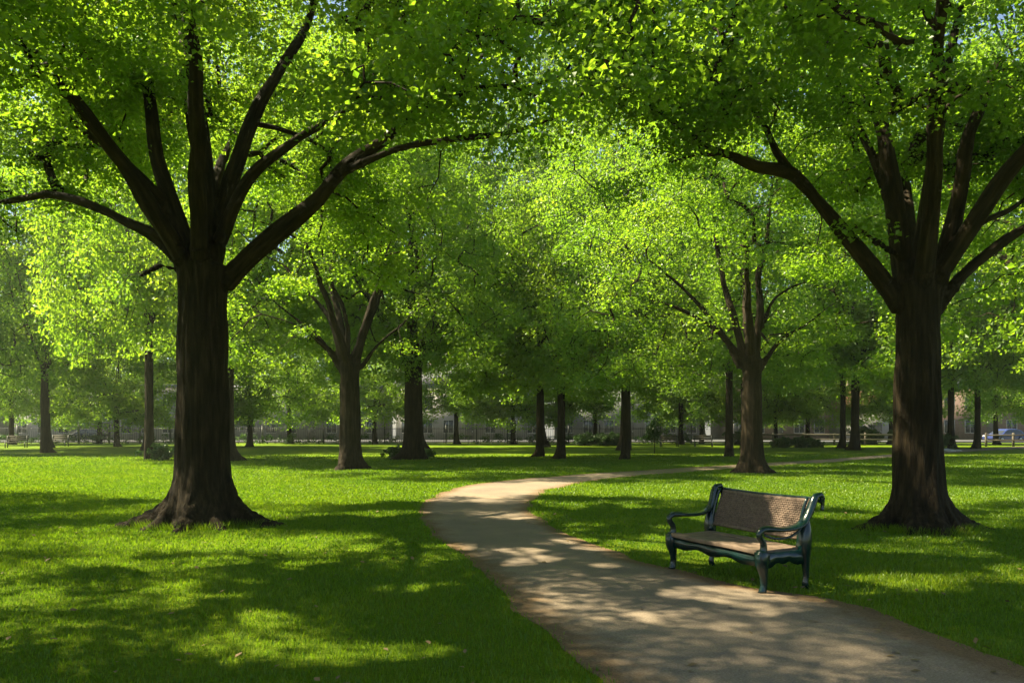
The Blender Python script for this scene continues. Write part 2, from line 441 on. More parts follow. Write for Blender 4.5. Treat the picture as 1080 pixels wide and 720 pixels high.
def trunk_mesh(name, rb, fork, limbs, rng, lean=(0, 0), voxel=.04, roots=None, taper=.86, flare=1.15, fh=.55, sides=28, bark_amp=.034):
    mb = MB(); nz = 26; ang = np.linspace(0, 2*math.pi, sides, endpoint=False)
    if roots is None: roots = [(rng.random()*6.28, .5+rng.random()*.5, .30+.2*rng.random()) for _ in range(6)]
    zs = np.concatenate([[-.25, -.1], np.linspace(0, 1, nz)**1.7*fork]); V = []
    for z in zs:
        f = math.exp(-max(z, -.05)/fh); t = max(0, z)/fork
        r = rb*(1-(1-taper)*t)*np.ones(sides) + rb*.16*f
        if t > .8: r *= 1+.12*((t-.8)/.2)**2
        for a0, am, wd in roots:
            dl = (ang-a0+math.pi) % (2*math.pi)-math.pi
            r += rb*flare*am*math.exp(-max(z, -.05)/(fh*.45))*np.exp(-(dl/wd)**2) + rb*.10*am*f*np.exp(-(dl/wd)**2)
        V.append(np.column_stack([lean[0]*z+r*np.cos(ang), lean[1]*z+r*np.sin(ang), np.full(sides, z)]))
    n = len(zs); V = np.concatenate(V)
    i, j = np.meshgrid(np.arange(n-1), np.arange(sides), indexing='ij'); j2 = (j+1) % sides
    Qd = np.stack([i*sides+j, i*sides+j2, (i+1)*sides+j2, (i+1)*sides+j], -1).reshape(-1, 4)
    V = np.vstack([V, [[0,0,zs[0]]], [[lean[0]*fork, lean[1]*fork, zs[-1]+rb*.3]]]); k_ = np.arange(sides); k2 = (k_+1) % sides
    T = np.vstack([np.stack([np.full(sides, n*sides), k2, k_], -1), np.stack([np.full(sides, n*sides+1), (n-1)*sides+k_, (n-1)*sides+k2], -1)])
    mb.add(V, Qd, T)
    for pts, r0, r1 in limbs:
        pp = catmull(pts, .25); t = np.linspace(0, 1, len(pp))
        wob = np.array([[noise.noise(Vector(p)*1.3)*.05, noise.noise(Vector(p)*1.3+Vector((5,5,5)))*.05, 0] for p in pp])*np.minimum(1, t*3)[:, None]
        mb.tube(pp+wob, r1+(r0-r1)*(1-t)**1.15, 12 if r0 > .1 else 8)
    o = link('tmp', mb.mesh('tmp'))
    m = o.modifiers.new('r', 'REMESH'); m.mode = 'VOXEL'; m.voxel_size = voxel; m.use_smooth_shade = True
    m = o.modifiers.new('s', 'SMOOTH'); m.factor = .5; m.iterations = 7
    dg = bpy.context.evaluated_depsgraph_get(); dg.update()
    me = bpy.data.meshes.new_from_object(o.evaluated_get(dg)); me.name = name
    src = o.data; bpy.data.objects.remove(o); bpy.data.meshes.remove(src)
    nv = len(me.vertices); co = np.empty(nv*3); me.vertices.foreach_get('co', co); co = co.reshape(-1, 3)
    no = np.empty(nv*3); me.vertices.foreach_get('normal', no); no = no.reshape(-1, 3)
    # bark runs along whichever limb a vertex belongs to
    ax = [(np.column_stack([lean[0]*np.linspace(-.2, fork, 24), lean[1]*np.linspace(-.2, fork, 24), np.linspace(-.2, fork, 24)]), rb*1.1, rb)]
    ax += [(catmull(p_, .25), a_, b_) for p_, a_, b_ in limbs]
    bd = np.full(nv, 1e9); bq = np.zeros((nv, 3))
    for q_, (pl, a_, b_) in enumerate(ax):
        tg = np.gradient(pl, axis=0); tg /= np.linalg.norm(tg, axis=1)[:, None]+1e-9
        ss = np.concatenate([[0], np.cumsum(np.linalg.norm(np.diff(pl, axis=0), axis=1))])
        rr = np.linspace(a_, b_, len(pl))
        dm = np.linalg.norm(co[:, None, :]-pl[None], axis=2); kk = dm.argmin(1); dv_ = co-pl[kk]
        al = (dv_*tg[kk]).sum(1); pp_ = dv_-tg[kk]*al[:, None]; sc_ = dm[np.arange(nv), kk]/rr[kk]
        m_ = sc_ < bd; bd[m_] = sc_[m_]
        u0 = tg[0]; e1 = np.cross(u0, [0.3, 1, .1]); e1 /= np.linalg.norm(e1); e2 = np.cross(u0, e1)
        qq = np.column_stack([(pp_*e1).sum(1), (pp_*e2).sum(1), (ss[kk]+al)])+np.array([q_*1.7, q_*.9, 0])*(q_ > 0)
        bq[m_] = qq[m_]
    dsp = np.array([abs(noise.noise(Vector((x*8, y*8, z*.8))))*1.6+.6*noise.noise(Vector((x*2.2, y*2.2, z*1.1))) for x, y, z in bq])
    co = co + no*(dsp*bark_amp)[:, None]
    me.vertices.foreach_set('co', co.ravel().astype(np.float32)); me.update()
    at_ = me.attributes.new('bark', 'FLOAT_VECTOR', 'POINT'); at_.data.foreach_set('vector', bq.astype(np.float32).ravel())
    me.materials.clear(); me.materials.append(BARK)
    me.polygons.foreach_set('use_smooth', np.ones(len(me.polygons), bool))
    return me

def hero(label, base, rb, fork, px_limbs, extra, zb, zt, R, n, per, size, seed, crad, roots=None, voxel=.04, lop=(0,0), flare=1.15, gap=.18, extra_centers=None, lean=(0,0), clear=None, flat=.42):
    """px_limbs: [(list of (px,py,depth offset)), r0, r1] traced at the trunk's own distance"""
    rg = np.random.default_rng(seed); bx, by = base[0], base[1]
    limbs = []; k0 = 1 if by < 15 else .84
    for pts, r0, r1 in px_limbs:
        w_ = []
        for px, py, dy in pts:
            q = P(px, py, by+dy); w_.append(q-np.array([bx, by, 0]))
        limbs.append((np.array(w_), r0*k0*.90, r1*(.8 if by < 15 else .6)))
    for pts, r0, r1 in extra: limbs.append((np.array(pts, float), r0, r1))
    t = thing('tree', label, 'tree', (bx, by, 0))
    link('trunk', trunk_mesh('trunk', rb, fork, limbs, rg, lean, voxel, roots, flare=flare), BARK, t)
    cc = crown_centers(rg, zb, zt, R, n, lop, gap=gap)
    if clear:                             # the side over the path was limbed up: open space under the front of the crown
        slope, half, prob = clear
        el = (cc[:, 2]-CH)/np.maximum(1, cc[:, 1]+by); nz_ = np.array([noise.noise(Vector(p)*.5) for p in cc])
        drop = (cc[:, 1] < (.8 if by < 15 else 2.2)) & (el < slope+.07*nz_) & (np.abs((cc[:, 0]+bx)/(cc[:, 1]+by+.01)-bx/by) < half) & (rg.random(len(cc)) < prob)
        drop |= (cc[:, 1] < .8) & (el < slope*.85) & (np.abs((cc[:, 0]+bx)/(cc[:, 1]+by+.01)-bx/by) < (.13 if by < 15 else .05))
        cc = cc[~drop]
        sx = 540+F*(cc[:, 0]+bx)/(cc[:, 1]+by); el = (cc[:, 1]*0+cc[:, 2]-CH)/(cc[:, 1]+by)
        if by < 15:                       # the two crowns barely touch over the path
            nz_ = np.array([noise.noise(Vector(p)*.6) for p in cc])
            cc = cc[~((sx > 470+90*nz_) & (sx < 665+90*nz_) & (el < .41+.05*nz_) & (rg.random(len(cc)) < .92))]
            if bx > 0:
                sx = 540+F*(cc[:, 0]+bx)/(cc[:, 1]+by); el = (cc[:, 2]-CH)/(cc[:, 1]+by)
                cc = cc[~((sx > 600) & (sx < 850) & (el < .385) & (rg.random(len(cc)) < .85))]
    tips = []
    for pts, r0, r1 in limbs:
        pp = catmull(pts, .35); s = len(pp)
        if np.linalg.norm(pp[-1]-pp[0]) < 1.2: continue
        for q in range(int(s*.75), s, 2): tips.append(pp[q]+rg.normal(size=3)*np.array([.3,.3,.2]))
    cc = np.vstack([cc, tips])
    tw_ = grow(limbs, cc, rg)
    rad = crad*(.7+.6*rg.random(len(cc)))
    ct = np.array([.5+.35*noise.noise(Vector(p)*.35+Vector((seed, 0, 0)))+.12*rg.normal() for p in cc])
    link('crown', leafmats(leaf_mesh('crown', cc, rad, per, size, rg, flat, ctint=ct, twigs=tw_, shafts=np.array(sv) if by < 15 else None), LEAF), None, t)
    return t

# two big trees in front
bL = G(214, 553)
hero('massive dark trunked tree in the left foreground with flared mossy roots', bL, .425, 4.35, [
    ([(236,300,0),(258,276,0),(300,240,-.1),(334,211,-.2),(362,178,-.3),(402,148,-.3),(440,113,-.4),(476,72,-.5)], .185, .07),
    ([(358,182,-.3),(420,157,-.6),(480,146,-.8),(540,140,-1.0),(588,124,-1.1)], .075, .028),
    ([(440,113,-.4),(470,98,-.2),(508,92,0)], .05, .022),
    ([(214,300,.1),(218,225,.2),(208,140,.4),(200,70,.6),(196,0,.7),(204,-70,.8)], .27, .10),
    ([(222,290,.1),(240,205,.3),(266,130,.6),(290,80,.9),(318,40,1.2),(340,-30,1.5)], .17, .07),
    ([(232,255,-.1),(262,190,-.4),(300,155,-.7),(345,128,-1.1),(400,98,-1.5),(470,80,-1.9)], .12, .04),
    ([(206,285,-.1),(184,222,-.2),(166,165,-.3),(160,120,-.5),(150,50,-.8)], .20, .08),
    ([(182,226,-.2),(150,190,-.5),(118,158,-.8),(94,143,-1.0),(60,110,-1.3)], .12, .045),
    ([(196,285,0),(168,252,.1),(130,233,.2),(100,218,.3),(55,206,.5),(0,213,.7),(-60,222,.9)], .115, .05),
    ([(188,284,0),(168,280,-.3),(150,290,-.6)], .04, .018),
    ([(210,300,.2),(215,240,1.0),(235,170,2.4),(250,130,4.0)], .16, .05),
  ], [
    ([(0,-.1,4.0),(.3,-.9,5.6),(.8,-2.3,7.0),(1.2,-4.0,8.2)], .16, .05),
    ([(-.1,-.1,4.1),(-.9,-1.2,5.9),(-1.9,-2.8,7.4),(-2.6,-4.4,8.4)], .14, .05),
  ], 5.0, 14.0, 7.2, 1200, 400, .074, 11, .80, clear=(.42, .42, .88), gap=-.08, flat=.30,
  roots=[(3.2,1.6,.27),(-.1,1.75,.22),(-.85,.8,.25),(3.95,.95,.25),(4.75,.5,.3),(-1.6,.4,.25),(1.2,.7,.4),(2.2,.5,.35)], voxel=.028, lop=(.6,-1.0), flare=1.5)

bR = G(968, 558)
hero('tall dark trunked tree in the right foreground standing behind the bench', bR, .355, 3.95, [
    ([(950,325,0),(928,292,0),(895,250,-.1),(864,214,-.2),(835,184,-.3),(800,178,-.4),(768,164,-.5),(735,148,-.6),(695,118,-.7),(648,98,-.9)], .155, .035),
    ([(840,190,-.3),(817,160,-.2),(800,122,0),(770,98,.2),(733,90,.3)], .08, .03),
    ([(772,166,-.5),(740,163,-.7),(705,172,-.9)], .035, .015),
    ([(958,325,0),(948,250,.1),(938,175,.2),(925,105,.4),(914,55,.5),(898,-10,.7)], .20, .07),
    ([(962,320,.1),(976,240,.3),(986,170,.5),(994,90,.8),(1012,10,1.0)], .17, .07),
    ([(978,325,0),(996,272,-.2),(1012,205,-.4),(1024,140,-.7),(1058,60,-1.0)], .19, .08),
    ([(985,330,0),(1012,294,-.1),(1046,266,-.2),(1085,238,-.3),(1150,205,-.5)], .12, .05),
    ([(1004,255,-.2),(1030,237,-.1),(1062,222,.1),(1110,190,.3)], .08, .03),
    ([(948,235,.1),(915,150,.5),(885,95,.8),(864,40,1.1),(852,-30,1.4)], .10, .05),
    ([(950,272,0),(925,255,-.3),(898,234,-.6)], .045, .02),
    ([(968,315,.2),(960,240,1.2),(950,180,2.6),(930,140,4.0)], .15, .05),
  ], [
    ([(0,-.1,3.7),(-.3,-1.0,5.4),(-1.0,-2.4,6.8),(-1.8,-4.0,7.8)], .15, .05),
    ([(.1,-.1,3.8),(.9,-1.2,5.6),(1.9,-2.6,7.0),(2.6,-4.2,8.0)], .14, .05),
  ], 4.9, 13.6, 7.0, 1150, 400, .074, 23, .80, clear=(.42, .42, .88), gap=-.08, flat=.30,
  roots=[(3.2,1.25,.28),(-.05,1.65,.22),(-.8,.75,.25),(-1.5,.4,.3),(4.1,.8,.25),(4.7,.4,.3),(1.3,.6,.4)], voxel=.028, lop=(-.5,-.8), flare=1.5)

bML = G(369, 494.5)
hero('mid distance forked tree with bare wedge of limbs on the lawn left of the path', bML, .405, 4.1, [
    ([(362,392,0),(350,372,0),(336,360,-.2),(318,345,-.5),(300,338,-.8)], .19, .06),
    ([(358,388,0),(340,360,.1),(324,346,.3),(302,328,.5),(280,310,.9)], .15, .05),
    ([(362,385,0),(352,345,0),(338,322,.2),(320,304,.4),(300,280,.8)], .20, .07),
    ([(366,382,0),(358,335,.4),(350,300,.8),(352,260,1.2),(345,190,1.6)], .22, .08),
    ([(366,382,0),(365,335,-.5),(345,290,-.9),(335,240,-1.4)], .15, .06),
    ([(374,384,0),(389,330,-.1),(402,287,-.2),(402,258,-.3),(392,228,-.4),(385,170,-.6)], .24, .09),
    ([(403,285,-.2),(415,272,-.6),(440,262,-1),(470,266,-1.3)], .09, .03),
    ([(380,388,0),(400,362,-.3),(420,346,-.6),(442,326,-1.0),(475,310,-1.5)], .12, .04),
  ], [
    ([(0,0,3.9),(.5,1.5,6),(1.0,3.2,8.4)], .2, .07),
    ([(0,0,3.9),(-.4,-1.6,6),(-.8,-3.2,8)], .18, .06),
  ], 3.3, 16.5, 6.4, 800, 225, .098, 37, .85, clear=(.30, .15, .95), voxel=.06, lop=(0,0), flare=1.1, gap=.08)

bMR = G(793, 498.5)
hero('mid distance spreading tree beyond the bench with wide left limbs beside the path', bMR, .37, 4.05, [
    ([(780,388,0),(764,356,0),(736,336,-.2),(706,322,-.5),(680,314,-.8),(640,310,-1.2)], .15, .045),
    ([(778,376,0),(750,336,.1),(718,302,.3),(692,280,.5),(664,257,.8)], .16, .05),
    ([(786,380,0),(774,335,.1),(764,300,.3),(755,250,.5),(750,180,.7)], .20, .07),
    ([(796,378,0),(802,325,0),(800,290,-.1),(808,262,-.2),(815,190,-.4)], .22, .08),
    ([(803,345,0),(818,314,.2),(848,298,.5),(885,294,.9)], .11, .04),
    ([(803,388,0),(822,360,-.1),(850,342,-.4),(880,320,-.8),(920,300,-1.2)], .13, .04),
    ([(806,378,0),(824,368,-.5),(842,362,-.9)], .07, .03),
    ([(718,302,.3),(725,290,-.4),(745,270,-1.2)], .06, .03),
  ], [
    ([(0,0,3.9),(.3,1.6,6),(.6,3.2,8.2)], .2, .07),
    ([(0,0,3.9),(-.6,-1.5,6),(-1.2,-3.1,7.8)], .18, .06),
  ], 3.0, 17.0, 6.6, 820, 225, .098, 51, .85, clear=(.26, .18, .93), voxel=.06, lop=(-.5,0), flare=1.1, gap=.08)

# generic kinds, copied through the park
def generic(name_label, rb, fork, zb, zt, R, n, per, size, seed, crad, nl=6):
    rg = np.random.default_rng(seed); limbs = []
    for k_ in range(nl):
        a_ = 2*math.pi*k_/nl+rg.random()*.7; el = .75+.5*rg.random()
        L = (zt-fork)*.62; d = np.array([math.cos(a_)*math.cos(el), math.sin(a_)*math.cos(el), math.sin(el)])
        p0 = np.array([0, 0, fork-.35]); p1 = p0+d*L*.33; p2 = p0+d*L*.66+np.array([0,0,.25])+rg.normal(size=3)*.25; p3 = p0+d*L*np.array([1.0,1.0,1.1])+rg.normal(size=3)*.3
        limbs.append((np.array([p0, p1, p2, p3]), rb*.42, rb*.14))
    limbs.append((np.array([[0,0,fork-.3],[.1,.1,fork+2],[-.1,.1,fork+4],[0,0,zt*.8]]), rb*.6, rb*.15))
    t = thing('tree', name_label, 'tree')
    link('trunk', trunk_mesh('trunk', rb, fork, limbs, rg, (0, 0), .07, None, flare=.8, fh=.5, sides=20, bark_amp=.03), BARK, t)
    cc = crown_centers(rg, zb, zt, R, n, gap=.08)
    tw_ = grow(limbs, cc, rg, .013)
    rad = crad*(.7+.6*rg.random(len(cc)))
    ct = np.array([.5+.35*noise.noise(Vector(p)*.3+Vector((seed, 0, 0)))+.12*rg.normal() for p in cc])
    link('crown', leafmats(leaf_mesh('crown', cc, rad, per, size, rg, ctint=ct, twigs=tw_), LEAF), None, t)
    return t
K0 = generic('', .215, 4.0, 2.6, 13.5, 5.2, 400, 115, .140, 101, .95)
K1 = generic('', .48, 4.2, 2.9, 15.5, 5.8, 450, 115, .140, 102, .95, 7)
K2 = generic('', .18, 3.2, 1.15, 11.0, 4.6, 350, 140, .135, 103, .95, 5)
KINDS = [K0, K1, K2]; used = [False]*3
def plant(kind, px, py, sc, label, group=None, rz=None, world=None, sz=None):
    p = np.array([*world, 0]) if world is not None else G(px, py)
    t = KINDS[kind]
    if used[kind]: t = copy_tree(t)
    used[kind] = True
    t.location = (p[0], p[1], 0); t.rotation_euler = (0, 0, rz if rz is not None else random.random()*6.28)
    t.scale = (sc, sc, sz or sc); tag(t, label, 'tree', group)
    if group is None and 'group' in t: del t['group']
    return t
random.seed(3)
GM = 'trees in the middle of the park'
plant(1, 436, 484.3, 1.0, 'stout trunked tree with shoots at its base, behind the mid left tree', GM, sz=1.20)
plant(0, 592, 483.5, 1.0, 'straight slim tree with a fork, right one of the close pair in the centre', GM, sz=1.15)
plant(0, 570, 481.5, .92, 'thin leaning tree, left one of the close pair in the centre', GM, sz=1.10)
plant(0, 660, 484.3, .95, 'slim tree standing alone right of the close pair near the path bend', GM, sz=1.42)
plant(0, 769, 481, 1.0, 'slim tree half hidden beside the mid right trunk by the path', GM, sz=1.30)
plant(0, 47, 477.5, 1.1, 'slim tree on the far left lawn with spreading low fork', GM, sz=1.40)
plant(0, 157, 484, .95, 'slim tree with a dark bush at its foot just left of the massive trunk', GM, sz=1.8)
plant(1, 236, 486, 1.0, 'tree whose root shows right of the massive left trunk', GM, sz=1.53)
plant(0, 902, 474.5, 1.35, 'sturdy tree by the far path end in front of the red roofed house', GM, sz=1.50)
plant(0, 889, 472.5, 1.0, 'tree just left of the sturdy tree by the far path end', GM, sz=1.48)
plant(0, 1003, 473, 1.05, 'leaning tree right of the big right trunk beside pale stones', GM, sz=1.53)
plant(0, 1031, 473, 1.0, 'upright tree at the far right between the pale stones and the blue car', GM, sz=1.38)
plant(2, 123, 470.8, 1.15, 'small tree on the left before the pale grey building', GM)
plant(2, 264, 471, 1.15, 'small tree seen between the massive left trunk and the mid left tree', GM)
GF = 'slim trees along the park edge'
far = [(740,467.6,'far edge tree left of the slim tree by the mid right trunk'), (395,468,'far edge tree between the mid left trunk and the stout tree'), (541,468,'far edge tree left of the close pair'), (12,468.6,'far edge tree at the left end of the railing'), 
       (105,467.6,'far edge tree right of the black car'), 
       (481,468,'far edge tree right of the stout tree'), (628,468,'far edge tree over the dark shrubs'),
       (718,468.4,'far edge tree behind the bare stemmed sapling'), (818,468,'far edge tree just right of the mid right trunk'), (852,467.8,'far edge tree above the wooden rail fence'),
       (940,468.3,'far edge tree hidden mostly by the big right trunk'), (1050,468.6,'far edge tree beside the blue car'), (305,467.5,'far edge tree right of the small tree with grey buildings behind')]
for q, (px, py, lb) in enumerate(far):
    plant(2, px, py, 1.0+.25*random.random(), lb, GF, sz=1.25+.35*random.random())
GT = 'tall trees filling the back of the park'
tall = [(2.3,62,2.8,1.5,'tall pale crowned tree straight behind the close pair'), (-25.6,53.5,2.3,1.35,'tall full tree rising behind the small tree on the left'), (-36.9,60,2.6,1.4,'tall full tree filling the far left edge of the picture'), (-44,52,2.5,1.4,'tall full tree at the far left behind the slim lawn tree'), (-11.9,55,2.3,1.3,'tall full tree behind the mid left crown'), (-7.1,57,2.65,1.55,'tall pale crowned tree closing the view left of centre'),
        (8.1,54,2.5,1.6,'tall pale crowned tree closing the view right of centre'), (17.2,56,2.0,1.4,'tall full tree behind the mid right crown'), (30.8,58,2.9,1.5,'tall full tree behind the big right trunk'), (46,58,2.0,1.4,'tall tree at the right edge of the park')]
for q, (x, y, z_, sc_, lb) in enumerate(tall):
    plant(0, 0, 0, sc_, lb, GT, world=(x, y), sz=z_)
GB = 'street trees behind the buildings'
for q in range(16):
    x = -88+q*12.0
    plant(q % 2, 0, 0, 1.4, 'street tree rising behind the grey buildings', GB, world=(x, 122+5*(q % 3)), sz=1.7)
GO = 'park trees beside the viewpoint outside the picture'
plant(1, 0, 0, 1.05, 'unseen tree added left of the picture to shade the foreground', GO, world=(-19.5, 14), sz=1.0)  # added out of view; its crown throws dappled shade on the foreground
plant(1, 0, 0, 1.05, 'park tree right of the picture', GO, world=(19, 17))
plant(1, 0, 0, 1.2, 'tall park tree farther off to the right of the picture', GO, world=(22.5, 30), sz=1.4)
plant(1, 0, 0, 1.0, 'unseen tree added by the viewpoint to shade the foreground', GO, world=(-11.5, 3.0))  # also added out of view, for the shade it casts in front

# ------------------------------------------------------------------ bench
def build_bench():
    FL, FR = G(707, 600), G(807, 625.5)
    dv = FR-FL; L = np.linalg.norm(dv)
    rz = math.atan2(dv[1], dv[0])+math.radians(-2.5)
    mid = (FL+FR)/2
    t = thing('park_bench', 'dark teal cast iron bench with woven brown back and plank seat at the path edge', 'bench', tuple(mid), rz)
    t.scale = (1, 1.10, .965)
    # local: x along the front (right end +), y to the rear, z up
    D = .50; hx = L/2
    def sweep(pts, rad, flat, sides=12):
        m = MB(); pp = catmull(pts, .03); tt = np.linspace(0, 1, len(pp)); src = np.linspace(0, 1, len(rad))
        r = np.interp(tt, src, rad); fl = np.column_stack([np.interp(tt, np.linspace(0,1,len(flat)), [f[0] for f in flat]), np.interp(tt, np.linspace(0,1,len(flat)), [f[1] for f in flat])])
        m.tube(pp, r, sides, True, fl); return m
    for s in (-1, 1):
        x = s*hx
        X = lambda pts: [(x+s*p[0], p[1], p[2]) for p in pts] if len(pts[0]) == 3 else [(x, p[0], p[1]) for p in pts]
        ln = .07 if s > 0 else 0.0
        # arm and back post: one flowing S from the scroll at the top of the back down into the armrest and its front curl
        sweep(X([(.63+ln,.90),(.665+ln,.945),(.64+ln,.985),(.585+ln,.975),(.555+ln*.85,.91),(.535+ln*.55,.82),(.505+ln*.2,.735),(.44,.675),(.33,.648),(.20,.645),(.08,.655),(.0,.655),(-.045,.625),(-.035,.575),(0,.53),(.01,.47),(.0,.41)]),
              [.022,.030,.036,.038,.038,.037,.037,.040,.041,.041,.043,.042,.038,.031,.029,.031,.036],
              [(1.2,1)]*3+[(1.3,.9)]*3+[(1.75,.62)]*5+[(1.6,.7)]+[(1.15,1)]*5).build('armrest', IRON, t, True)
        # front leg, cabriole with a square block at the seat
        m = sweep(X([(.0,.44),(-.012,.38),(-.012,.30),(.006,.20),(.012,.10),(.0,.03),(-.012,0)]), [.048,.066,.062,.044,.035,.032,.041], [(1,1)]*7)
        m.box((x-.045,-.062,.345), (x+.045,.045,.425)); m.build('leg', IRON, t, True)
        # rear leg with its swelling up to the back
        m = sweep(X([(.545,.80),(.52,.68),(.505,.56),(.50,.46),(.51,.37),(.52,.26),(.525,.14),(.515,.05),(.53,0)]), [.030,.046,.072,.082,.076,.053,.038,.032,.039], [(.75,1.0)]*9)
        m.build('leg', IRON, t, True)
        # inner back upright holding the woven panel
        sweep([(x-s*.055,.60,.955),(x-s*.058,.565,.88),(x-s*.055,.52,.72),(x-s*.05,.49,.55),(x-s*.045,.47,.44)], [.016,.018,.018,.020,.024], [(1,1)]*5).build('back_upright', IRON, t, True)
        # curved bracket below the armrest, rear scroll tail
        if s > 0: sweep(X([(.02,.60),(.10,.565),(.22,.548),(.34,.565),(.44,.62),(.50,.69)]), [.014]*6, [(1,1)]*6, 8).build('arm_bracket', IRON, t, True)
        sweep(X([(.645+ln,.965),(.67+ln,.92),(.667+ln,.87),(.662+ln,.83),(.66+ln,.815)]), [.022,.020,.018,.017,.022], [(1,1)]*5, 8).build('scroll', IRON, t, True)
        # side apron with a scalloped lower edge
        yy = np.linspace(0, .50, 22); zl = .245+.055*np.sin(np.pi*yy/.50)+.012*np.cos(yy*40)
        poly = [(a_, .405) for a_ in yy]+[(a_, b_) for a_, b_ in zip(yy[::-1], zl[::-1])]
        V0 = np.array([(x-.016, a_, .415) for a_ in yy]); V1 = V0+np.array([.032,0,0])
        W0 = np.array([(x-.016, a_, b_) for a_, b_ in zip(yy, zl)]); W1 = W0+np.array([.032,0,0])
        m = MB(); k_ = len(yy); VV = np.vstack([V0, V1, W0, W1]); q = np.arange(k_-1)
        m.add(VV, np.vstack([np.stack([q,q+1,k_+q+1,k_+q],-1), np.stack([2*k_+q+1,2*k_+q,3*k_+q,3*k_+q+1],-1), np.stack([q+1,q,2*k_+q,2*k_+q+1],-1), np.stack([k_+q,k_+q+1,3*k_+q+1,3*k_+q],-1)]))
        m.build('side_apron', IRON, t)
    # front and rear rails, scalloped
    for y0, nm in ((-.012, 'front_rail'), (.475, 'rear_rail')):
        m = MB(); xx = np.linspace(-hx, hx, 60); zz = .262-.018*np.cos((xx/hx)*math.pi*3)+.030*(np.abs(xx/hx)<.75)*0
        zz = zz-.03*np.exp(-((np.abs(xx)-hx)/.12)**2)
        k_ = len(xx); A = np.column_stack([xx, np.full(k_, y0-.014), np.full(k_, .392)]); B = A+[0,.028,0]
        Cc = np.column_stack([xx, np.full(k_, y0-.014), zz+.02]); Dd = Cc+[0,.028,0]; q = np.arange(k_-1)
        m.add(np.vstack([A,B,Cc,Dd]), np.vstack([np.stack([q,q+1,k_+q+1,k_+q],-1), np.stack([2*k_+q+1,2*k_+q,3*k_+q,3*k_+q+1],-1), np.stack([q+1,q,2*k_+q,2*k_+q+1],-1), np.stack([k_+q,k_+q+1,3*k_+q+1,3*k_+q],-1)]))
        m.build(nm, IRON, t)
    # seat of close-set planks with a gentle dip
    m = MB(); nb = 5
    for b in range(nb):
        y0 = -.045+b*.108; y1 = y0+.104; xs_ = np.linspace(-hx+.03, hx-.03, 18); k_ = len(xs_)
        zt_ = .448-.022*math.sin(math.pi*(b+.5)/nb)+.004*np.sin(xs_*5+b*2)
        A = np.column_stack([xs_, np.full(k_, y0), zt_]); B = np.column_stack([xs_, np.full(k_, y1), zt_+(.002 if b else .0)])
        lo = np.array([0,0,-.045]); q = np.arange(k_-1)
        m.add(np.vstack([A,B,A+lo,B+lo]), np.vstack([np.stack([q,q+1,k_+q+1,k_+q],-1), np.stack([2*k_+q+1,2*k_+q,3*k_+q,3*k_+q+1],-1), np.stack([q+1,q,2*k_+q,2*k_+q+1],-1), np.stack([k_+q,k_+q+1,3*k_+q+1,3*k_+q],-1), [[0,k_,3*k_,2*k_],[k_-1,3*k_-1,4*k_-1,2*k_-1][::-1]]]))
    m.build('seat', SEATWOOD, t, bevel=.006)
    # woven back panel: strands over and under
    m = MB(); x0, x1 = -hx+.06, hx-.06; W = x1-x0
    def surf(u_, v_, off):               # v 0 bottom .. 1 top
        z = .525+.395*v_-.010*np.sin(math.pi*u_)*v_; y = .495+.010+.115*v_+.02*v_*v_-.012*np.sin(math.pi*u_)
        return np.column_stack([x0+W*u_, y-off*.95, z+off*.25])
    nvs, nhs = 52, 17
    for k_ in range(nvs):
        uu = np.full(nhs*4+1, (k_+.5)/nvs); vv = np.linspace(0, 1, nhs*4+1)
        off = .011*np.cos(math.pi*(vv*nhs-.5)+math.pi*(k_ % 2))
        m.tube(surf(uu, vv, off), .0125, 5, False)
    for k_ in range(nhs):
        vv = np.full(nvs*3+1, (k_+.5)/nhs); uu = np.linspace(0, 1, nvs*3+1)
        off = -.011*np.cos(math.pi*(uu*nvs-.5)+math.pi*(k_ % 2))*1.0
        m.tube(surf(uu, vv, off), .0115, 5, False)
    bk = m.build('backrest', WICKER, t, True)
    m = MB()
    for v_ in (0.0, 1.0):
        m.tube(surf(np.linspace(0, 1, 40), np.full(40, v_), np.zeros(40)), .020, 8)
    m.build('rim', WICKER, bk, True)
    pp = surf(np.linspace(-.03, 1.03, 30), np.full(30, 1.07), np.zeros(30)-.01)
    m = MB(); m.tube(pp, .018, 10); m.build('top_rail', IRON, t, True)
build_bench()

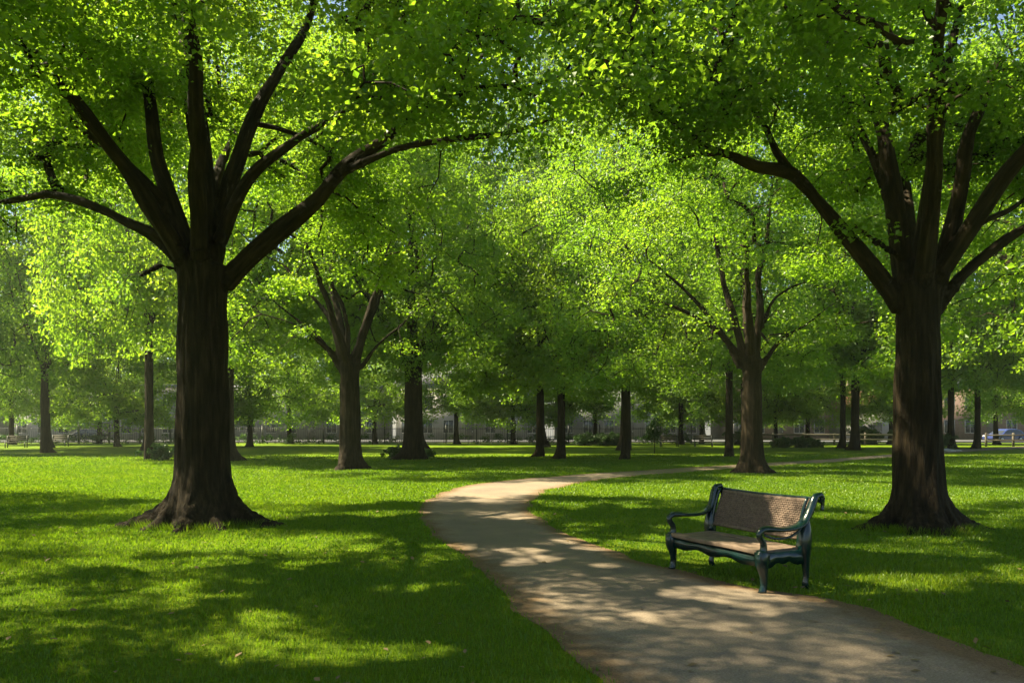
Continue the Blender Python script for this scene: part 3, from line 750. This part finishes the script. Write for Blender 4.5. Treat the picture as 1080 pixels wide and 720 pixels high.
# ------------------------------------------------------------------ grass
def grass(name, n, d0, d1, seed, mask=True):
    rg = np.random.default_rng(seed)
    d = d0+(d1-d0)*rg.random(n)
    keep = rg.random(n) < np.clip((d1-d)/(d1*.6), 0, 1)
    d = d[keep]; n = len(d)
    x = (rg.random(n)*2-1)*(d*.78+.6)
    pts = np.column_stack([x, d])
    # clumpy edges: blades lean over the path a little
    keep = ~in_poly(pts+rg.normal(size=pts.shape)*.05, PATH_POLY)
    for b, r in ((bL, .42), (bR, .36)): keep &= np.hypot(pts[:, 0]-b[0], pts[:, 1]-b[1]) > r
    pts = pts[keep]; d = d[keep]; n = len(pts)
    cl = np.array([noise.noise(Vector((a_*1.7, b_*1.7, 0)))*.6+noise.noise(Vector((a_*.35, b_*.35, 3))) for a_, b_ in pts])
    h = (.022+.022*rg.random(n))*(1+.5*cl)*(1+d*.012); h = np.maximum(h, .014)
    wd = .0031*np.maximum(1, d/5.5)*(.7+.6*rg.random(n))
    th = rg.random(n)*6.283; lean = h*(.25+.6*rg.random(n)); ph = rg.random(n)*6.283
    sx, sy = np.cos(th)*wd, np.sin(th)*wd
    V = np.zeros((n, 5, 3)); bx, by = pts[:, 0], pts[:, 1]
    lx, ly = np.cos(ph)*lean, np.sin(ph)*lean
    V[:, 0] = np.column_stack([bx-sx, by-sy, np.zeros(n)-.004]); V[:, 1] = np.column_stack([bx+sx, by+sy, np.zeros(n)-.004])
    V[:, 2] = np.column_stack([bx+sx*.75+lx*.35, by+sy*.75+ly*.35, h*.6]); V[:, 3] = np.column_stack([bx-sx*.75+lx*.35, by-sy*.75+ly*.35, h*.6])
    V[:, 4] = np.column_stack([bx+lx, by+ly, h])
    k_ = np.arange(n)*5
    Qd = np.stack([k_, k_+1, k_+2, k_+3], -1); T = np.stack([k_+3, k_+2, k_+4], -1)
    tint = np.clip(.47+.24*cl+rg.normal(0, .13, n), 0, 1)
    o = link(name, np_mesh(name, V.reshape(-1, 3), [Qd, T], False, {'tint': np.repeat(tint, 5)}), GRASS)
    return tag(o, 'short green grass blades covering the lawn beside the path', 'grass', kind='stuff')
grass('grass', 820000, 4.2, 46, 8)
# long tufts against the two front trunks
def tufts(name, base, r0, r1, n, seed, label):
    rg = np.random.default_rng(seed); a_ = rg.random(n)*6.283; r = r0+(r1-r0)*rg.random(n)**1.6
    root = .22*(np.exp(-(((a_-3.2+3.14) % 6.28-3.14)/.5)**2)+np.exp(-(((a_+.1+3.14) % 6.28-3.14)/.4)**2))
    r = r+root
    bx, by = base[0]+np.cos(a_)*r, base[1]+np.sin(a_)*r
    h = .07+.09*rg.random(n); wd = .006*(.7+.6*rg.random(n)); th = rg.random(n)*6.283; ph = a_+rg.normal(0, .8, n); lean = h*(.2+.5*rg.random(n))
    V = np.zeros((n, 3, 3)); V[:, 0] = np.column_stack([bx-np.cos(th)*wd, by-np.sin(th)*wd, np.zeros(n)]); V[:, 1] = np.column_stack([bx+np.cos(th)*wd, by+np.sin(th)*wd, np.zeros(n)])
    V[:, 2] = np.column_stack([bx+np.cos(ph)*lean, by+np.sin(ph)*lean, h])
    o = link(name, np_mesh(name, V.reshape(-1, 3), [np.arange(n*3).reshape(-1, 3)], False, {'tint': np.repeat(np.clip(rg.normal(.5, .2, n), 0, 1), 3)}), GRASS)
    tag(o, label, 'grass', kind='stuff')
tufts('grass_tufts', bL, .46, .95, 5200, 4, 'longer grass tufts around the roots of the massive left tree')
tufts('grass_tufts', bR, .40, .80, 4200, 6, 'longer grass tufts around the roots of the right foreground tree')

# ------------------------------------------------------------------ shrubs, fences, far benches
def shrub_proto(seed, w, h, n=60, per=70, size=.12):
    rg = np.random.default_rng(seed); cc = rg.normal(size=(n, 3))*np.array([w*.28, w*.28, h*.22])+np.array([0, 0, h*.5]); cc[:, 2] = np.clip(cc[:, 2], .08, h)
    o = thing('shrub', '', 'shrub')
    mb = MB()
    for k_ in range(7):
        tip = cc[k_*5]; mb.tube([[0, 0, -.02], tip*.5+np.array([0, 0, .05]), tip], [.02, .015, .008], 5)
    link('foliage', leafmats(leaf_mesh('foliage', cc, np.full(n, w*.17), per, size, rg, .8, .4, twigs=mb), SHRUB), None, o)
    return o
S0 = shrub_proto(1, 1.2, .9); S1 = shrub_proto(2, 1.6, 1.3, 80, 80)
su = [False, False]
def put_shrub(k_, px, py, sc, label):
    global su
    o = (S0, S1)[k_]
    if su[k_]: o = copy_tree(o)
    su[k_] = True
    o.location = tuple(G(px, py)); o.rotation_euler = (0, 0, random.random()*6); o.scale = (sc, sc, sc)
    tag(o, label, 'shrub', 'dark shrubs on the lawn')
put_shrub(0, 170, 485, .95, 'dark bush at the foot of the slim tree left of the massive trunk')
put_shrub(0, 417, 482.5, .75, 'small dark bush left of the stout tree trunk')
put_shrub(0, 449, 482, .6, 'low leafy shoots right of the stout tree trunk')
put_shrub(1, 617, 470, .85, 'dark shrub left of the far centre, first of three in a row')
put_shrub(1, 636, 470, .8, 'dark shrub in the middle of the row of three behind the lone slim tree')
put_shrub(1, 650, 470, .85, 'dark shrub directly behind the lone slim tree')
put_shrub(1, 785, 469, 1.1, 'dark round shrub behind the slim tree by the mid right trunk')
put_shrub(0, 825, 472, 1.0, 'shrub at the left end of the wooden rail fence')
put_shrub(0, 845, 472, 1.05, 'shrub in front of the middle of the wooden rail fence')
put_shrub(0, 858, 471.5, .9, 'shrub at the right end of the wooden rail fence')
put_shrub(1, 914, 468.5, 1.3, 'tall dark bush beside the red roofed house')
put_shrub(1, 990, 473, .9, 'dark bush just right of the big right trunk')

# bare stemmed sapling near the centre
sp = thing('sapling', 'little sapling with a dark tuft on a thin stem right of the lone slim tree', 'sapling', tuple(G(690, 478)))
rg = np.random.default_rng(9); mb = MB(); mb.tube([[0,0,-.05],[.03,0,.5],[0,.02,1.2],[.02,0,1.6]], [.03,.025,.02,.012], 6); mb.build('stem', BARK, sp, True)
cc = rg.normal(size=(36, 3))*np.array([.32,.32,.30])+np.array([0,0,1.35]); link('foliage', leaf_mesh('foliage', cc, np.full(36, .25), 50, .11, rg, .8, .4), SHRUB, sp)

# iron railing along the park edge, a low clipped hedge in front of it
def railing(x0, x1, y, label):
    t = thing('iron_railing', label, 'railing', (x0, y, 0)); L = x1-x0
    mb = MB()
    for z in (.25, 1.45): mb.box((0, -.02, z), (L, .02, z+.05))
    mb.build('rail', BLACKIRON, t)
    mb = MB()
    for k_ in range(int(L/.22)):
        x = k_*.22+.1; mb.box((x-.012, -.012, .05), (x+.012, .012, 1.62))
    mb.build('bars', BLACKIRON, t)
    n = int(L/3.0)
    for k_ in range(n+1):
        x = k_*L/n; mb = MB(); mb.box((x-.06, -.06, 0), (x+.06, .06, 1.8)); mb.tube([[x,0,1.8],[x,0,1.86],[x,0,1.92]], [.05,.075,.02], 8); mb.build('post', BLACKIRON, t)
railing(-62, 18, 76.2, 'long black iron railing at the left back edge of the park')
def hedge(x0, x1, y, h, seed, label):
    rg = np.random.default_rng(seed); L = x1-x0; n = int(L*3)
    cc = np.column_stack([rg.random(n)*L, rg.normal(0, .18, n), rg.random(n)*h*.85+.08])
    t = thing('hedge', label, 'hedge', (x0, y, 0))
    mb = MB()
    for k_ in range(int(L/1.2)): mb.tube([[k_*1.2+.3,0,-.02],[k_*1.2+.35,.03,h*.7]], [.03,.015], 5)
    link('foliage', leafmats(leaf_mesh('foliage', cc, np.full(n, .40), 36, .16, rg, .7, .4, twigs=mb), SHRUB), None, t)
hedge(-62, -8, 74.6, .95, 3, 'low dark clipped hedge along the left part of the iron railing')
hedge(-7, 18, 74.6, .9, 4, 'low dark clipped hedge at the centre of the park edge')
def rail_fence(x0, y0, x1, y1, label):
    L = math.hypot(x1-x0, y1-y0); t = thing('rail_fence', label, 'fence', (x0, y0, 0), math.atan2(y1-y0, x1-x0))
    n = max(2, int(L/2.4))
    for k_ in range(n+1):
        x = L*k_/n; mb = MB(); mb.box((x-.07,-.07,0), (x+.07,.07,1.15)); mb.build('post', FENCEWOOD, t)
    for z in (.45, .88):
        mb = MB(); mb.box((.0, -.115, z), (L, -.075, z+.14)); mb.build('rail', FENCEWOOD, t)
rail_fence(21, 69, 37, 67.5, 'grey wooden two rail fence right of the mid right tree')
rail_fence(40, 64, 62, 66, 'wooden rail fence behind the trees at the far right')

def far_bench(px, py, rz, label):
    t = thing('bench', label, 'bench', tuple(G(px, py)), rz, 'benches far across the lawn')
    mb = MB(); [mb.box((-.8, -.22+k_*.15, .43), (.8, -.09+k_*.15, .46)) for k_ in range(3)]; mb.build('seat', FENCEWOOD, t)
    mb = MB(); [mb.box((-.8, .23+.03*k_, .55+k_*.15), (.8, .26+.03*k_, .66+k_*.15)) for k_ in range(3)]; mb.build('backrest', FENCEWOOD, t)
    for s in (-1, 1):
        mb = MB(); mb.box((s*.7-.03, -.22, 0), (s*.7+.03, -.16, .44)); mb.box((s*.7-.03, .19, 0), (s*.7+.03, .25, .95)); mb.box((s*.7-.03, -.2, .40), (s*.7+.03, .22, .43)); mb.build('leg', BLACKIRON, t)
far_bench(17, 472, .2, 'tiny dark bench on the far left lawn')
far_bench(62, 470.5, -.1, 'tiny dark bench behind the slim far left tree')
far_bench(706, 471, .1, 'tiny dark bench right of the little sapling')
far_bench(742, 471, -.1, 'tiny dark bench between sapling and mid right trunk')

# pale stones at the far right
for px, py, s_, lb in ((1000, 476, .45, 'larger pale stone at the foot of the leaning tree'), (1011, 475.6, .3, 'smaller pale stone right of the larger one at the leaning tree')):
    bm = bmesh.new(); bmesh.ops.create_icosphere(bm, subdivisions=3, radius=s_)
    for v in bm.verts: v.co *= 1+.35*noise.noise(v.co*2.2+Vector((px, 0, 0))); v.co.z *= .45
    me = bpy.data.meshes.new('stone'); bm.to_mesh(me); bm.free()
    o = link('stone', me, STONE); o.location = tuple(G(px, py)); tag(o, lb, 'stone', 'pale stones')

# ------------------------------------------------------------------ the street behind the park
mb = MB(); mb.box((-300, 78.2, -.1), (300, 81.5, .12)); tag(mb.build('pavement', ASPHALT), kind='structure')

def car(px, d, rz, colour, label):
    p = P(px, 450, d); t = thing('parked_car', label, 'car', (p[0], d, 0), rz, 'cars parked in the street behind the park')
    body = [(-2.1,.35),(-2.12,.62),(-2.0,.78),(-1.2,.88),(-.55,1.30),(-.2,1.42),(.9,1.44),(1.55,1.30),(1.95,.95),(2.12,.82),(2.14,.45),(2.0,.28),(-1.95,.28)]
    m = MB(); pts = np.array(body); 
    bm = bmesh.new()
    for sgn in (-1, 1): pass
    lo = [bm.verts.new((x, -.86+.16*max(0, (z-.85)/.55), z)) for x, z in body]; hi = [bm.verts.new((x, .86-.16*max(0, (z-.85)/.55), z)) for x, z in body]
    bm.faces.new(lo); bm.faces.new(hi[::-1])
    for k_ in range(len(body)): bm.faces.new((lo[k_], hi[k_], hi[(k_+1) % len(body)], lo[(k_+1) % len(body)]))
    bmesh.ops.recalc_face_normals(bm, faces=bm.faces); me = bpy.data.meshes.new('body'); bm.to_mesh(me); bm.free()
    o = link('body', me, CARP[colour], t); bv = o.modifiers.new('b', 'BEVEL'); bv.width = .06; bv.segments = 2; bv.limit_method = 'ANGLE'
    for s in (-1, 1):
        for q in ([(-.98,.93),(-.50,1.26),(.22,1.36),(.22,.93)], [(.30,.93),(.30,1.36),(1.0,1.36),(1.42,1.22),(1.62,.95)]):
            yy = [s*(.872-.16*max(0, (z-.85)/.55)) for x, z in q]
            V = [(x, y, z) for (x, z), y in zip(q, yy)]; V2 = [(x, y-s*.02, z) for x, y, z in V]; n = len(q)
            bm = bmesh.new(); A = [bm.verts.new(v) for v in V]; B = [bm.verts.new(v) for v in V2]; bm.faces.new(A); bm.faces.new(B[::-1])
            for k_ in range(n): bm.faces.new((A[k_], B[k_], B[(k_+1) % n], A[(k_+1) % n]))
            bmesh.ops.recalc_face_normals(bm, faces=bm.faces); me = bpy.data.meshes.new('window'); bm.to_mesh(me); bm.free(); link('window', me, PANE, t)
        for x in (-1.3, 1.3):
            m = MB(); m.tube([(x, s*.70, .32), (x, s*.89, .32)], [.32, .32], 18); w_ = m.build('wheel', RUBBER, t)
            m = MB(); m.tube([(x, s*.891, .32), (x, s*.90, .32)], [.20, .19], 14); m.build('rim', CARP['silver'], w_)
        m = MB(); m.box((-2.135, s*.62-.16, .60), (-2.09, s*.62+.16, .73)); m.build('headlight', LAMPG, t)
    m = MB(); m.add([(-1.17,-.72,.925),(-1.17,.72,.925),(-.60,.66,1.285),(-.60,-.66,1.285)], [[0,1,2,3]]); m.build('windscreen', PANE, t)
car(91, 88, .1, 'black', 'black car parked before the pale grey building on the left')
car(1059, 82, .3, 'blue', 'bright blue car parked at the far right')

def building(x0, x1, y, h, dep, wall, roofm, nx, label, gable=True, name='house'):
    t = thing(name, label, 'house' if name == 'house' else 'building', (x0, y, 0)); L = x1-x0
    mb = MB(); mb.box((0, 0, -.1), (L, dep, h)); mb.build('wall', wall, t)
    mb = MB()
    if gable:
        e_ = .4; r_ = dep*.42
        mb.prism([(-e_, h+.003), (dep+e_, h+.003), (dep*.5, h+r_)], -e_, L+e_)
    else: mb.box((-.2, -.2, h+.003), (L+.2, dep+.2, h+.45))
    ro = mb.build('roof', roofm, t)
    if gable:
        mb = MB(); mb.box((L*.2, dep*.5-.4, h+.3), (L*.2+.9, dep*.5+.4, h+dep*.42+1.0)); mb.build('chimney', BRICK, ro)
    fl = int(h/3)
    for f in range(fl):
        for k_ in range(nx):
            xc = (k_+.5)*L/nx
            if f == 0 and k_ == nx//2:
                mb = MB(); mb.box((xc-.55, -.05, .02), (xc+.55, .04, 2.2)); d_ = mb.build('door', FENCEWOOD, t)
                mb = MB(); mb.box((xc+.36, -.09, 1.0), (xc+.44, -.052, 1.1)); mb.build('handle', WHITE, d_); continue
            z = f*3.0+.9
            mb = MB()
            mb.box((xc-.70, -.06, z-.08), (xc+.70, .03, z)); mb.box((xc-.70, -.06, z+1.6), (xc+.70, .03, z+1.68)); mb.box((xc-.70, -.06, z), (xc-.62, .03, z+1.6)); mb.box((xc+.62, -.06, z), (xc+.70, .03, z+1.6)); mb.box((xc-.03, -.05, z), (xc+.03, .03, z+1.6))
            w_ = mb.build('window', STONE, t)
            mb = MB(); mb.box((xc-.62, -.02, z), (xc+.62, .02, z+1.6)); mb.build('pane', PANE, w_)
building(-86, -66, 98, 6.6, 9, GREYWALL, ROOF, 7, 'grey terraced house at the far left behind the railing')
building(-64, -40, 97, 6.6, 9, PALEWALL, ROOF, 9, 'long pale grey building behind the black car on the left', False, 'building')
building(-38, -17, 99, 6.6, 9, GREYWALL, ROOF, 8, 'grey terrace behind the white car left of the mid left tree', False, 'building')
building(-15, 4, 98, 6.6, 9, PALEWALL, ROOF, 7, 'pale terrace at the centre back behind the stout tree')
building(6, 25, 100, 6.6, 9, GREYWALL, ROOF, 7, 'grey terrace behind the row of three shrubs', False, 'building')
building(28, 41, 98, 6.6, 9, BRICK, ROOF, 5, 'brown brick house behind the wooden rail fence')
building(42.5, 50, 96, 3.4, 8, PALEWALL, REDROOF, 3, 'low house with a red tiled roof left of the big right trunk')
building(53, 72, 99, 6.6, 9, BRICK, ROOF, 7, 'brown brick terrace at the far right behind the blue car')
building(74, 94, 99, 6.6, 9, GREYWALL, ROOF, 7, 'grey terrace at the right end of the street')

# ------------------------------------------------------------------ thin summer haze in the park air
mb = MB(); mb.box((-120, -70, -1.2), (120, 170, 45))
hz_m, n, out = mat('haze'); pv = nd(n, 'ShaderNodeVolumePrincipled', i_Density=.0005)
pv.inputs['Color'].default_value = (.86, .95, .74, 1); pv.inputs['Anisotropy'].default_value = .3  # green tint puts leaf-reflected light and a pale far glow into the haze colour
n.links.new(pv.outputs[0], out.inputs['Volume'])
tag(mb.build('haze', hz_m), kind='stuff')

# a sprinkle of fallen leaves on the path and lawn
def litter(n, seed):
    rg = np.random.default_rng(seed); d = 4.6+13*rg.random(n)**1.3; x = (rg.random(n)*2-1)*(d*.75)
    onp = in_poly(np.column_stack([x, d]), PATH_POLY); z = np.where(onp, .024, .035)
    L = .022+.022*rg.random(n); th = rg.random(n)*6.283; ti = rg.normal(0, .25, (n, 2))
    V = np.zeros((n, 4, 3))
    for k_, (u_, v_) in enumerate(((-1, 0), (0, .55), (1, 0), (0, -.55))):
        ex = (u_*np.cos(th)-v_*np.sin(th))*L; ey = (u_*np.sin(th)+v_*np.cos(th))*L
        V[:, k_] = np.column_stack([x+ex, d+ey, z+ex*ti[:, 0]+ey*ti[:, 1]+.006*abs(v_)])
    return np_mesh('fallen_leaves', V.reshape(-1, 3), [np.arange(n*4).reshape(-1, 4)])
tag(link('fallen_leaves', litter(260, 77), simple('dry_leaf', (.13, .085, .035), .8, 0, .45, 1.3)), 'small fallen leaves scattered on the path and lawn', 'leaves', kind='stuff')
